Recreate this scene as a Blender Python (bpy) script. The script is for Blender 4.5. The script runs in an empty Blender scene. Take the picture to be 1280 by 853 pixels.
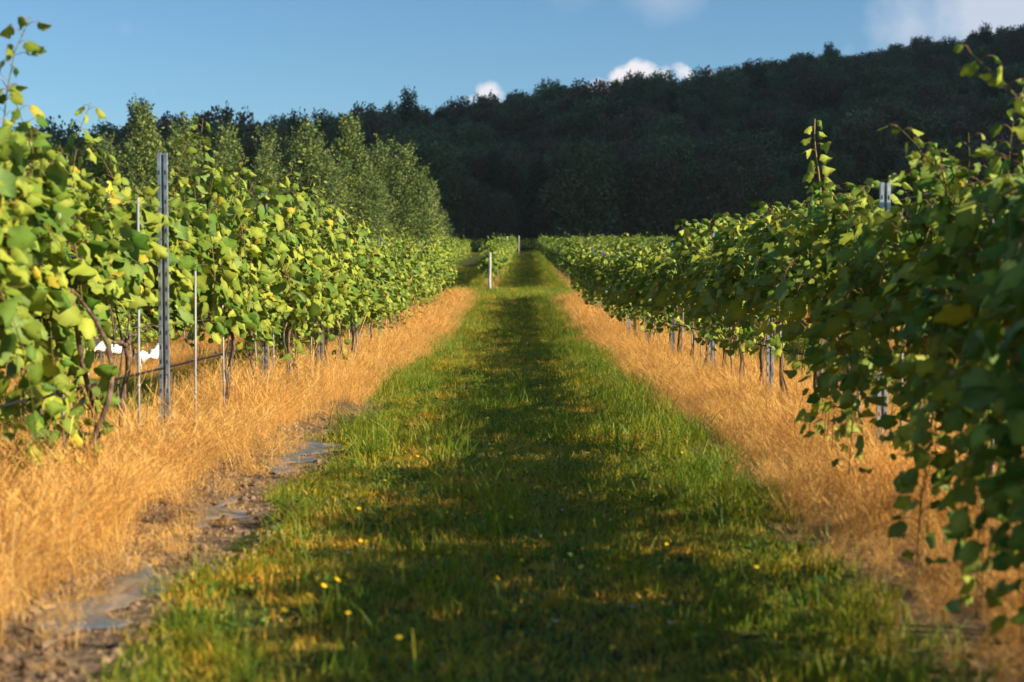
import bpy, math, random
import numpy as np
R = math.radians
scene = bpy.context.scene

# ------------------------------------------------------------------ camera, sky, sun, exposure
cam_d = bpy.data.cameras.new("camera"); cam = bpy.data.objects.new("camera", cam_d)
scene.collection.objects.link(cam); scene.camera = cam
cam.location = (0, 0, 1.19)
cam.rotation_euler = (R(90 - 2.24), 0, 0)
cam_d.lens = 50; cam_d.sensor_width = 36; cam_d.clip_start = 0.1; cam_d.clip_end = 6000
cam_d.dof.use_dof = True; cam_d.dof.focus_distance = 15.5; cam_d.dof.aperture_fstop = 2.5
cam_d.dof.aperture_blades = 0

SUN_EL, SUN_BEHIND = R(27), R(20)          # elevation; degrees behind the camera's right-hand side
sdir = np.array([math.cos(SUN_EL)*math.cos(SUN_BEHIND), -math.cos(SUN_EL)*math.sin(SUN_BEHIND), math.sin(SUN_EL)])
sun_d = bpy.data.lights.new("sun", 'SUN'); sun = bpy.data.objects.new("sun", sun_d)
scene.collection.objects.link(sun)
sun_d.energy = 5.0; sun_d.angle = R(0.55); sun_d.color = (1.0, 0.86, 0.60)
from mathutils import Vector
sun.rotation_euler = Vector(sdir).to_track_quat('Z', 'Y').to_euler()

scene.view_settings.view_transform = 'Standard'; scene.view_settings.look = 'None'
scene.view_settings.exposure = 0.95; scene.view_settings.gamma = 1.0
scene.view_settings.use_curve_mapping = False
scene.render.engine = 'CYCLES'
cy = scene.cycles
cy.max_bounces = 6; cy.diffuse_bounces = 3; cy.glossy_bounces = 2; cy.transmission_bounces = 4
cy.transparent_max_bounces = 4; cy.use_denoising = True
cy.sample_clamp_indirect = 6

w = bpy.data.worlds.new("World"); scene.world = w; w.use_nodes = True
nt = w.node_tree; N = nt.nodes; L = nt.links
bg = N["Background"]; bg.inputs[1].default_value = 0.068
sky = N.new("ShaderNodeTexSky"); sky.sky_type = 'NISHITA'; sky.sun_disc = False
sky.sun_elevation = SUN_EL; sky.sun_rotation = R(90) + SUN_BEHIND
sky.air_density = 1.0; sky.dust_density = 0.6; sky.ozone_density = 2.2
tint = N.new("ShaderNodeMix"); tint.data_type = 'RGBA'; tint.blend_type = 'MULTIPLY'; tint.inputs[0].default_value = 1
tint.inputs[7].default_value = (0.62, 0.88, 1.02, 1)
L.new(sky.outputs[0], tint.inputs[6])
tc = N.new("ShaderNodeTexCoord")
def pxdir(px, py):
    a = R(2.24); x = (px-640)/1778; u = (426.5-py)/1778
    v = np.array([x, math.cos(a)+u*math.sin(a), -math.sin(a)+u*math.cos(a)])
    return v/np.linalg.norm(v)
noi = N.new("ShaderNodeTexNoise"); noi.inputs['Scale'].default_value = 22; noi.inputs['Detail'].default_value = 7
noi.inputs['Roughness'].default_value = 0.55
L.new(tc.outputs['Generated'], noi.inputs['Vector'])
noi2 = N.new("ShaderNodeTexNoise"); noi2.inputs['Scale'].default_value = 9; noi2.inputs['Detail'].default_value = 8
noi2.inputs['Roughness'].default_value = 0.6
L.new(tc.outputs['Generated'], noi2.inputs['Vector'])
def M_(op, a, b=None, clamp=False):
    n = N.new("ShaderNodeMath"); n.operation = op; n.use_clamp = clamp
    for i, v in enumerate((a, b)):
        if v is None: continue
        if isinstance(v, (int, float)): n.inputs[i].default_value = v
        else: L.new(v, n.inputs[i])
    return n.outputs[0]
def blob(px, py, rad, soft, noise, amt, strength):
    """cloudy puff around one direction of the sky"""
    d = N.new("ShaderNodeVectorMath"); d.operation = 'DISTANCE'
    nrm = N.new("ShaderNodeVectorMath"); nrm.operation = 'NORMALIZE'
    L.new(tc.outputs['Generated'], nrm.inputs[0])
    L.new(nrm.outputs[0], d.inputs[0]); d.inputs[1].default_value = pxdir(px, py)
    v = M_('SUBTRACT', rad/1778, d.outputs['Value'])
    v = M_('ADD', v, M_('MULTIPLY', M_('SUBTRACT', noise, 0.5), amt/1778*2))
    v = M_('DIVIDE', v, soft/1778, True)
    return M_('MULTIPLY', v, strength)
puffs = [blob(792, 112, 38, 9, noi.outputs[0], 40, 1.0), blob(752, 118, 22, 9, noi.outputs[0], 30, .9),
         blob(607, 116, 15, 11, noi.outputs[0], 60, .9), blob(860, 92, 14, 10, noi.outputs[0], 50, .95),
         blob(585, 124, 10, 10, noi.outputs[0], 50, .8), blob(885, 100, 14, 8, noi.outputs[0], 24, .9),
         blob(1250, 20, 120, 90, noi2.outputs[0], 170, .55), blob(1140, 30, 70, 80, noi2.outputs[0], 150, .5), blob(825, 106, 20, 9, noi.outputs[0], 26, .95),
         blob(1060, 60, 15, 40, noi2.outputs[0], 60, .35), blob(840, -45, 60, 60, noi2.outputs[0], 60, .4),
         blob(157, 35, 12, 30, noi.outputs[0], 22, .22), blob(700, -60, 62, 60, noi2.outputs[0], 60, .3)]
acc = puffs[0]
for p in puffs[1:]: acc = M_('MAXIMUM', acc, p)
mx = N.new("ShaderNodeMix"); mx.data_type = 'RGBA'
L.new(acc, mx.inputs[0]); L.new(tint.outputs[2], mx.inputs[6]); mx.inputs[7].default_value = (7.0, 6.8, 7.2, 1)
L.new(mx.outputs[2], bg.inputs[0])

# ------------------------------------------------------------------ helpers
rng = np.random.default_rng(11)
random.seed(11)
COL = scene.collection
def link(o, parent=None):
    COL.objects.link(o)
    if parent is not None: o.parent = parent
    return o
def tag(o, label=None, cat=None, group=None, kind=None):
    if label: o['label'] = label
    if cat: o['category'] = cat
    if group: o['group'] = group
    if kind: o['kind'] = kind
    return o
def mesh_np(name, V, F, mats, midx=None, col=None, smooth=True):
    """V (n,3); F list of (m,k) int arrays with uniform k each"""
    me = bpy.data.meshes.new(name)
    if not isinstance(F, list): F = [F]
    F = [f for f in F if len(f)]
    V = np.asarray(V, dtype=np.float32)
    me.vertices.add(len(V)); me.vertices.foreach_set('co', V.ravel())
    tot = sum(f.size for f in F); npoly = sum(len(f) for f in F)
    me.loops.add(tot); me.polygons.add(npoly)
    me.loops.foreach_set('vertex_index', np.concatenate([f.ravel() for f in F]).astype(np.int32))
    sizes = np.concatenate([np.full(len(f), f.shape[1]) for f in F])
    starts = np.concatenate([[0], np.cumsum(sizes)[:-1]])
    me.polygons.foreach_set('loop_start', starts.astype(np.int32))
    me.polygons.foreach_set('loop_total', sizes.astype(np.int32))
    if not isinstance(mats, (list, tuple)): mats = [mats]
    for m in mats: me.materials.append(m)
    if midx is not None: me.polygons.foreach_set('material_index', np.asarray(midx, dtype=np.int32))
    me.polygons.foreach_set('use_smooth', np.full(npoly, smooth))
    if col is not None:
        ca = me.color_attributes.new('Col', 'FLOAT_COLOR', 'POINT')
        c4 = np.ones((len(V), 4), dtype=np.float32); c4[:, :3] = col
        ca.data.foreach_set('color', c4.ravel())
    me.update(); me.validate()
    return me
class MB:
    """collects geometry for ONE mesh"""
    def __init__(s): s.V = []; s.F = []; s.mi = []; s.C = []; s.n = 0
    def add(s, V, F, mi=0, col=(1, 1, 1)):
        V = np.asarray(V, dtype=float)
        if not isinstance(F, list): F = [F]
        for f in F:
            f = np.asarray(f, dtype=np.int64)
            if not len(f): continue
            s.F.append(f + s.n); s.mi.append(np.full(len(f), mi))
        s.V.append(V); c = np.empty((len(V), 3)); c[:] = col; s.C.append(c); s.n += len(V)
    def box(s, lo, hi, mi=0, col=(1, 1, 1)):
        x0, y0, z0 = lo; x1, y1, z1 = hi
        V = [(x0,y0,z0),(x1,y0,z0),(x1,y1,z0),(x0,y1,z0),(x0,y0,z1),(x1,y0,z1),(x1,y1,z1),(x0,y1,z1)]
        s.add(V, np.array([(0,3,2,1),(4,5,6,7),(0,1,5,4),(1,2,6,5),(2,3,7,6),(3,0,4,7)]), mi, col)
    def tube(s, P, rad, k=6, mi=0, col=(1, 1, 1), noise=0.0):
        P = np.asarray(P, dtype=float); n = len(P)
        rad = np.broadcast_to(np.asarray(rad, dtype=float), (n,))
        T = np.gradient(P, axis=0); T /= np.linalg.norm(T, axis=1)[:, None] + 1e-9
        ref = np.where(np.abs(T[:, 2:3]) > .9, np.array([[1., 0, 0]]), np.array([[0., 0, 1]]))
        A = np.cross(T, ref); A /= np.linalg.norm(A, axis=1)[:, None] + 1e-9
        for i in range(1, n):
            if A[i] @ A[i-1] < 0.2:
                a = A[i-1] - T[i]*(A[i-1] @ T[i]); A[i] = a/(np.linalg.norm(a)+1e-9)
        B = np.cross(T, A)
        th = np.linspace(0, 2*np.pi, k, endpoint=False)
        rr = rad[:, None]*(1 + noise*rng.normal(size=(n, k)))
        V = P[:, None, :] + rr[..., None]*(A[:, None, :]*np.cos(th)[None, :, None] + B[:, None, :]*np.sin(th)[None, :, None])
        i = np.arange(n-1)[:, None]*k; j = np.arange(k)[None, :]; j2 = (j+1) % k
        F = np.stack([i+j, i+j2, i+k+j2, i+k+j], -1).reshape(-1, 4)
        cap = np.array([list(range(k))[::-1]]); cap2 = np.array([list(range((n-1)*k, n*k))])
        s.add(V.reshape(-1, 3), [F, cap, cap2], mi, col)
    def mesh(s, name, mats, smooth=True):
        F = []; mi = []; k0 = None
        return mesh_np(name, np.concatenate(s.V), s.F, mats, np.concatenate(s.mi), np.concatenate(s.C), smooth)
    def obj(s, name, mats, parent=None, smooth=True):
        return link(bpy.data.objects.new(name, s.mesh(name, mats, smooth)), parent)
def empty(name, loc, rz=0):
    o = bpy.data.objects.new(name, None); o.empty_display_size = .2
    o.location = loc; o.rotation_euler = (0, 0, rz); return link(o)

def vnoise(x, y, seed=0):
    """cheap smooth value noise, numpy"""
    xi = np.floor(x).astype(np.int64); yi = np.floor(y).astype(np.int64); fx = x-xi; fy = y-yi
    fx = fx*fx*(3-2*fx); fy = fy*fy*(3-2*fy)
    def h(a, b):
        n = (a*374761393 + b*668265263 + seed*974634777) & 0x7fffffff
        n = ((n ^ (n >> 13))*1274126177) & 0x7fffffff
        return ((n ^ (n >> 16)) & 0xffff)/65535.0
    return (h(xi, yi)*(1-fx)+h(xi+1, yi)*fx)*(1-fy) + (h(xi, yi+1)*(1-fx)+h(xi+1, yi+1)*fx)*fy
def fbm(x, y, seed=0):
    return (vnoise(x, y, seed)*.55 + vnoise(x*2.1, y*2.1, seed+1)*.3 + vnoise(x*4.3, y*4.3, seed+2)*.15)

# ------------------------------------------------------------------ materials
def mat(name, rough=.8, spec=.3):
    m = bpy.data.materials.new(name); m.use_nodes = True
    b = m.node_tree.nodes['Principled BSDF']; b.inputs['Roughness'].default_value = rough
    b.inputs['Specular IOR Level'].default_value = spec
    return m, m.node_tree, b
def mixc(nt, fac, a, b, mode='MIX'):
    n = nt.nodes.new('ShaderNodeMix'); n.data_type = 'RGBA'; n.blend_type = mode
    for i, v in ((0, fac), (6, a), (7, b)):
        if isinstance(v, (int, float)): n.inputs[i].default_value = v
        elif isinstance(v, (tuple, list)): n.inputs[i].default_value = (*v, 1) if len(v) == 3 else v
        else: nt.links.new(v, n.inputs[i])
    return n.outputs[2]
def noise(nt, scale, detail=4, coord='Object', stretch=None, rough=.55):
    t = nt.nodes.new('ShaderNodeTexNoise'); t.inputs['Scale'].default_value = scale
    t.inputs['Detail'].default_value = detail; t.inputs['Roughness'].default_value = rough
    if coord == 'World':
        g = nt.nodes.new('ShaderNodeNewGeometry'); v = g.outputs['Position']
    else:
        g = nt.nodes.new('ShaderNodeTexCoord'); v = g.outputs[coord]
    if stretch:
        mp = nt.nodes.new('ShaderNodeMapping'); mp.inputs['Scale'].default_value = stretch
        nt.links.new(v, mp.inputs[0]); v = mp.outputs[0]
    nt.links.new(v, t.inputs['Vector'])
    return t.outputs[0]
def ramp(nt, v, stops):
    r = nt.nodes.new('ShaderNodeValToRGB'); e = r.color_ramp.elements
    while len(e) < len(stops): e.new(0.5)
    for i, (p, c) in enumerate(stops): e[i].position = p; e[i].color = (*c, 1) if len(c) == 3 else (c[0],)*3+(1,)
    nt.links.new(v, r.inputs[0]); return r.outputs[0]
def attr(nt):
    a = nt.nodes.new('ShaderNodeAttribute'); a.attribute_name = 'Col'; return a.outputs['Color']
def leafy(name, transl=.3, rough=.5, spec=.35, wn=None, backtint=None, tint=(1.15, 1.2, .55)):
    """vertex-coloured foliage with light passing through; wn=(scale,colA,colB) multiplies by patches in world space"""
    m, nt, b = mat(name, rough, spec)
    c = attr(nt)
    if wn:
        c = mixc(nt, 1.0, c, ramp(nt, noise(nt, wn[0], 3, 'World'), [(.38, wn[1]), (.62, wn[2])]), 'MULTIPLY')
    if backtint:
        g = nt.nodes.new('ShaderNodeNewGeometry')
        c = mixc(nt, g.outputs['Backfacing'], c, mixc(nt, .55, c, backtint))
    nt.links.new(c, b.inputs['Base Color'])
    if transl > 0:
        tr = nt.nodes.new('ShaderNodeBsdfTranslucent')
        nt.links.new(mixc(nt, 1.0, c, tint, 'MULTIPLY'), tr.inputs[0])
        mxs = nt.nodes.new('ShaderNodeMixShader'); mxs.inputs[0].default_value = transl
        nt.links.new(b.outputs[0], mxs.inputs[1]); nt.links.new(tr.outputs[0], mxs.inputs[2])
        nt.links.new(mxs.outputs[0], nt.nodes['Material Output'].inputs[0])
    return m
M = {}
M['leaf'] = leafy('vine_leaf', .17, .55, .18, backtint=(.20, .29, .10))
M['stem'] = leafy('vine_stem', 0, .6)
M['grass'] = leafy('grass_blade', .35, .5, .3, wn=(2.3, (1.95, 1.4, .7), (1.1, 1.22, .8)))
M['straw'] = leafy('dry_grass', .30, .6, .25, tint=(1.1, .95, .7), wn=(1.7, (.85, .80, .75), (1.1, 1.06, 1.0)))
M['tree'] = leafy('tree_leaf', .18, .6, .2)
M['wood_leaf'] = leafy('woodland_leaf', .12, .7, .15)
m, t, b = mat('bark', .9, .15)
t.links.new(ramp(t, noise(t, 14, 6, 'Object', (3, 3, .6)), [(.3, (.035, .022, .016)), (.5, (.13, .085, .06)), (.7, (.30, .21, .16))]), b.inputs['Base Color'])
bp = t.nodes.new('ShaderNodeBump'); bp.inputs['Strength'].default_value = .8; bp.inputs['Distance'].default_value = .01
t.links.new(noise(t, 40, 5, 'Object', (4, 4, .5)), bp.inputs['Height']); t.links.new(bp.outputs[0], b.inputs['Normal']); M['bark'] = m
m, t, b = mat('galvanised_steel', .45, .5); b.inputs['Metallic'].default_value = .75
t.links.new(ramp(t, noise(t, 18, 5), [(.3, (.30, .33, .37)), (.7, (.55, .60, .66))]), b.inputs['Base Color'])
t.links.new(ramp(t, noise(t, 30, 4), [(.3, (.35,)), (.7, (.6,))]), b.inputs['Roughness']); M['steel'] = m
m, t, b = mat('dark_slot', .9, .1); b.inputs['Base Color'].default_value = (.02, .02, .022, 1); M['dark'] = m
m, t, b = mat('wire', .4, .5); b.inputs['Metallic'].default_value = .8; b.inputs['Base Color'].default_value = (.45, .45, .46, 1); M['wire'] = m
m, t, b = mat('stake_grey', .6, .4)
t.links.new(ramp(t, noise(t, 9, 4, 'Object', (3, 3, .5)), [(.3, (.22, .22, .23)), (.7, (.48, .48, .50))]), b.inputs['Base Color']); M['stake'] = m
m, t, b = mat('weathered_wood', .85, .2)
t.links.new(ramp(t, noise(t, 8, 6, 'Object', (5, 5, .4)), [(.3, (.28, .25, .21)), (.7, (.60, .57, .52))]), b.inputs['Base Color']); M['greywood'] = m
m, t, b = mat('black_film', .35, .5)
t.links.new(ramp(t, noise(t, 5, 6, 'World'), [(.44, (.10, .115, .14)), (.60, (.24, .18, .13))]), b.inputs['Base Color'])
bp = t.nodes.new('ShaderNodeBump'); bp.inputs['Strength'].default_value = .7; bp.inputs['Distance'].default_value = .02
t.links.new(noise(t, 16, 5, 'World'), bp.inputs['Height']); t.links.new(bp.outputs[0], b.inputs['Normal']); M['film'] = m
m, t, b = mat('soil_clod', 1, .05)
t.links.new(ramp(t, noise(t, 3, 4, 'World'), [(.35, (.12, .075, .05)), (.65, (.30, .20, .13))]), b.inputs['Base Color']); M['soil'] = m
m, t, b = mat('white_net', .7, .3)
t.links.new(ramp(t, noise(t, 30, 3), [(.3, (.62, .62, .64)), (.7, (.85, .85, .86))]), b.inputs['Base Color']); M['net'] = m
m, t, b = mat('petal_yellow', .6, .2); b.inputs['Base Color'].default_value = (.85, .55, .02, 1); M['petal'] = m
m, t, b = mat('petal_white', .6, .2); b.inputs['Base Color'].default_value = (.62, .50, .42, 1); M['clover'] = m
m, t, b = mat('flower_stalk', .6, .2); b.inputs['Base Color'].default_value = (.10, .16, .04, 1); M['stalk'] = m
m, t, b = mat('cloud_white', 1, 0); b.inputs['Base Color'].default_value = (.85, .85, .87, 1); M['shade_cloud'] = m

# ground: soil, thatch and green by world position (strip under each row is straw litter / soil)
m, t, b = mat('field_ground', 1.0, .05)
n1 = noise(t, 2.2, 6, 'World'); n2 = noise(t, 14, 6, 'World')
green = ramp(t, n2, [(.30, (.030, .040, .012)), (.5, (.060, .078, .020)), (.72, (.14, .11, .035))])
soil = ramp(t, n2, [(.30, (.075, .050, .035)), (.55, (.20, .14, .095)), (.75, (.40, .28, .17))])
ca = attr(t)
sep = t.nodes.new('ShaderNodeSeparateColor'); t.links.new(ca, sep.inputs[0])
mm = t.nodes.new('ShaderNodeMath'); mm.operation = 'ADD'; t.links.new(sep.outputs[0], mm.inputs[0])
mk = t.nodes.new('ShaderNodeMath'); mk.operation = 'MULTIPLY_ADD'; t.links.new(n1, mk.inputs[0]); mk.inputs[1].default_value = .8; mk.inputs[2].default_value = -.4
t.links.new(mk.outputs[0], mm.inputs[1]); mm.use_clamp = True
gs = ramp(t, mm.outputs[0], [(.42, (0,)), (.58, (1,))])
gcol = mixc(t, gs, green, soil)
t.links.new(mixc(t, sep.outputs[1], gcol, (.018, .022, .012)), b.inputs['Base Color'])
bp = t.nodes.new('ShaderNodeBump'); bp.inputs['Strength'].default_value = .9; bp.inputs['Distance'].default_value = .04
t.links.new(noise(t, 22, 6, 'World'), bp.inputs['Height']); t.links.new(bp.outputs[0], b.inputs['Normal']); M['ground'] = m

# ------------------------------------------------------------------ terrain
_ys = np.linspace(-100, 300, 4001)
_zs = np.interp(_ys, [-100, 27, 38, 50, 60, 120, 178, 300], [0, 0, .25, .77, .95, 3.0, 5.1, 9.5])
_k = np.hanning(61); _k /= _k.sum(); _zs = np.convolve(np.pad(_zs, 30, mode='edge'), _k, 'valid')
RP = [(-900, 215), (-200, 205), (120, 195), (290, 163), (340, 152), (430, 139), (520, 131), (600, 120), (650, 111), (720, 104), (800, 96),
      (880, 89), (960, 79), (1050, 65), (1100, 57), (1160, 48), (1280, 36), (1500, 20), (2200, 30)]
RX = [(p[0]-640)/1778*560 for p in RP]; RZ = [560*(357-p[1]-float(np.interp(p[0], [300, 550, 800, 1280], [50, 36, 26, 10])))/1778 + 1.19 - 9.5 for p in RP]
def T(x, y):
    x = np.asarray(x, dtype=float); y = np.asarray(y, dtype=float)
    z = np.interp(y, _ys, _zs)
    sx = np.clip((-x-1.6)/4.5, 0, 1); sx = sx*sx*(3-2*sx)
    z = z - .55*sx*np.exp(-((y-27)/9.0)**2)
    z = z + .035*(fbm(x*.9+7, y*.9, 3)-.5)*np.clip(1-(y-60)/60, .3, 1)
    # wheel-track hint and low berm along the rows
    s = np.clip((y-190)/370, 0, 1); sm = s*(1.25-.25*s)
    zr = np.interp(x, RX, RZ)
    hill = 5.55 + (zr-5.55)*sm + 10*(fbm(x/45, y/45, 9)-.5)*np.sin(np.pi*s)
    back = np.clip((y-600)/1500, 0, 1); hill = hill*(1-.85*back)
    return np.where(y > 190, hill, z)
def Tz(x, y): return float(T(x, y))

BLOCK1 = [-12.0, -7.2, -2.4, 2.4, 7.2, 12.0]
def lane2(y): return .80 + (y-60)*.0095
BLOCK2 = [-1.80-3.6*k for k in (1, 0)] + [1.80+3.6*k for k in range(9)]
def strip_mask(x, y):
    """1 under a vine row of the first block"""
    d = np.min(np.abs(np.asarray(x)[..., None] - np.array(BLOCK1)), -1)
    m1 = np.clip((1.25-d)/.25, 0, 1)*np.where((y > -5) & (y < 50), 1, 0)
    return m1
def build_ground():
    xs = np.unique(np.concatenate([np.arange(-9, 9, .12), np.arange(-40, 41, 1.0), np.arange(-300, 301, 10.), [-3000, -2000, -1200, -700, -450, 450, 700, 1200, 2000, 3000]]))
    ys = np.unique(np.concatenate([np.arange(-3, 30, .15), np.arange(30, 66, .4), np.arange(66, 200, 2.), np.arange(200, 640, 8.), np.arange(640, 1500, 60), [-2000, -800, -300, -100, -40, -20, -10, -6, 1500, 2000, 2600, 3500]]))
    X, Y = np.meshgrid(xs, ys)
    Z = T(X, Y)
    V = np.stack([X, Y, Z], -1).reshape(-1, 3)
    nx, ny = len(xs), len(ys)
    i = np.arange(ny-1)[:, None]*nx; j = np.arange(nx-1)[None, :]
    F = np.stack([i+j, i+j+1, i+nx+j+1, i+nx+j], -1).reshape(-1, 4)
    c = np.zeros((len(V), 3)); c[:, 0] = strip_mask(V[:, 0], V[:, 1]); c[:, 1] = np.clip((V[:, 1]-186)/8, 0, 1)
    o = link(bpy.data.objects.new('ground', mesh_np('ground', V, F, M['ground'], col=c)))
    tag(o, kind='structure')
build_ground()

# ------------------------------------------------------------------ scatter with geometry nodes (only for stuff)
def scatter(name, protos, P, RZ_, SC, idx, tilt=None):
    n = len(P)
    me = bpy.data.meshes.new(name); me.vertices.add(n); me.vertices.foreach_set('co', np.asarray(P, dtype=np.float32).ravel())
    rot = np.zeros((n, 3), dtype=np.float32); rot[:, 2] = RZ_
    if tilt is not None: rot[:, :2] = tilt
    a = me.attributes.new('rot', 'FLOAT_VECTOR', 'POINT'); a.data.foreach_set('vector', rot.ravel())
    SC = np.asarray(SC, dtype=np.float32)
    if SC.ndim == 1: SC = np.repeat(SC[:, None], 3, 1)
    a = me.attributes.new('scl', 'FLOAT_VECTOR', 'POINT'); a.data.foreach_set('vector', SC.ravel())
    a = me.attributes.new('pick', 'INT', 'POINT'); a.data.foreach_set('value', np.asarray(idx, dtype=np.int32))
    me.update()
    o = link(bpy.data.objects.new(name, me))
    g = bpy.data.node_groups.new(name + '_nodes', 'GeometryNodeTree')
    g.interface.new_socket('Geometry', in_out='INPUT', socket_type='NodeSocketGeometry')
    g.interface.new_socket('Geometry', in_out='OUTPUT', socket_type='NodeSocketGeometry')
    gi = g.nodes.new('NodeGroupInput'); go = g.nodes.new('NodeGroupOutput')
    iop = g.nodes.new('GeometryNodeInstanceOnPoints'); jn = g.nodes.new('GeometryNodeJoinGeometry')
    for p in reversed(protos):
        oi = g.nodes.new('GeometryNodeObjectInfo'); oi.inputs['Object'].default_value = p; oi.inputs['As Instance'].default_value = True
        g.links.new(oi.outputs['Geometry'], jn.inputs[0])
    def na(nm, ty):
        x = g.nodes.new('GeometryNodeInputNamedAttribute'); x.data_type = ty; x.inputs[0].default_value = nm; return x.outputs[0]
    g.links.new(gi.outputs[0], iop.inputs['Points']); g.links.new(jn.outputs[0], iop.inputs['Instance'])
    iop.inputs['Pick Instance'].default_value = True
    g.links.new(na('pick', 'INT'), iop.inputs['Instance Index'])
    g.links.new(na('rot', 'FLOAT_VECTOR'), iop.inputs['Rotation']); g.links.new(na('scl', 'FLOAT_VECTOR'), iop.inputs['Scale'])
    g.links.new(iop.outputs[0], go.inputs[0])
    mod = o.modifiers.new('scatter', 'NODES'); mod.node_group = g
    tag(o, kind='stuff')
    return o
def proto(name, me): return bpy.data.objects.new(name, me)      # source mesh, not linked to the scene

# ------------------------------------------------------------------ leaves
_half = [(.0, .06), (.13, -.08), (.31, -.04), (.46, .12), (.45, .27), (.55, .42), (.51, .60), (.38, .66), (.31, .76), (.17, .90), (.0, 1.0)]
def leaf_template():
    P = list(_half) + [(-x, y) for x, y in _half[1:-1]] + [(0, .36), (0, .70)]
    M1, M2 = len(P)-2, len(P)-1
    def R_(i): return i
    def L_(i): return i if i in (0, 10) else 10+i
    F = []
    for f, flip in ((R_, False), (L_, True)):
        tr = [(M1, f(k), f(k+1)) for k in range(0, 6)] + [(M1, f(6), M2)] + [(M2, f(k), f(k+1)) for k in range(6, 10)]
        F += [(a, c, b) if flip else (a, b, c) for a, b, c in tr]
    return np.array(P, dtype=float), np.array(F)
LT, LF = leaf_template()
LT2 = np.array([(0, 0), (.42, .12), (.46, .55), (0, 1), (-.46, .55), (-.42, .12)], dtype=float); LF2 = np.array([(0, 1, 2), (0, 2, 3), (0, 3, 4), (0, 4, 5)])
def nz(a): return a/(np.linalg.norm(a, axis=-1, keepdims=True)+1e-9)
def leaves(mb, pos, tip, nor, size, col, tmpl=(LT, LF), curl=1.0, mi=0):
    n = len(pos); P, F = tmpl
    y = nz(tip); x = nz(np.cross(y, nor)); z = np.cross(x, y)
    fold = rng.uniform(.0, 1.5, n)*curl; droop = rng.uniform(-.15, .85, n)*curl; wav = rng.uniform(-.09, .09, n)*curl
    lx = P[None, :, 0]*rng.uniform(.85, 1.12, n)[:, None]; ly = P[None, :, 1]
    lz = -fold[:, None]*np.abs(lx)**1.3 - droop[:, None]*ly**2 + wav[:, None]*np.sin(ly*6+lx*9)
    lx = lx*(1-.30*np.clip(np.abs(fold), 0, 1))[:, None]
    lx = lx + rng.normal(0, .022, lx.shape); ly = ly + rng.normal(0, .022, ly.shape)
    s = size[:, None, None]
    V = pos[:, None, :] + s*(lx[..., None]*x[:, None, :] + ly[..., None]*y[:, None, :] + lz[..., None]*z[:, None, :])
    k = len(P)
    FF = (F[None] + (np.arange(n)*k)[:, None, None]).reshape(-1, F.shape[1])
    vf = np.ones((n, k)); 
    if k > 10: vf[:, -2:] = 1.35; vf[:, 0] = 1.4; vf[:, 1:-2] = rng.uniform(.82, 1.08, (n, k-3))
    mb.add(V.reshape(-1, 3), FF, mi, np.repeat(col, k, axis=0)*vf.reshape(-1, 1))
def leaf_cols(n, yel=.02):
    a = rng.random(n)[:, None]
    c = np.array([.060, .140, .018])*(1-a) + np.array([.285, .315, .040])*a
    u = rng.random(n)
    y = u < yel; c[y] = np.array([.48, .40, .04])*rng.uniform(.6, 1.1, (y.sum(), 1))
    br = (u > yel) & (u < yel+.0); c[br] = (.30, .10, .03)
    return c*rng.uniform(.8, 1.15, (n, 1))

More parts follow.
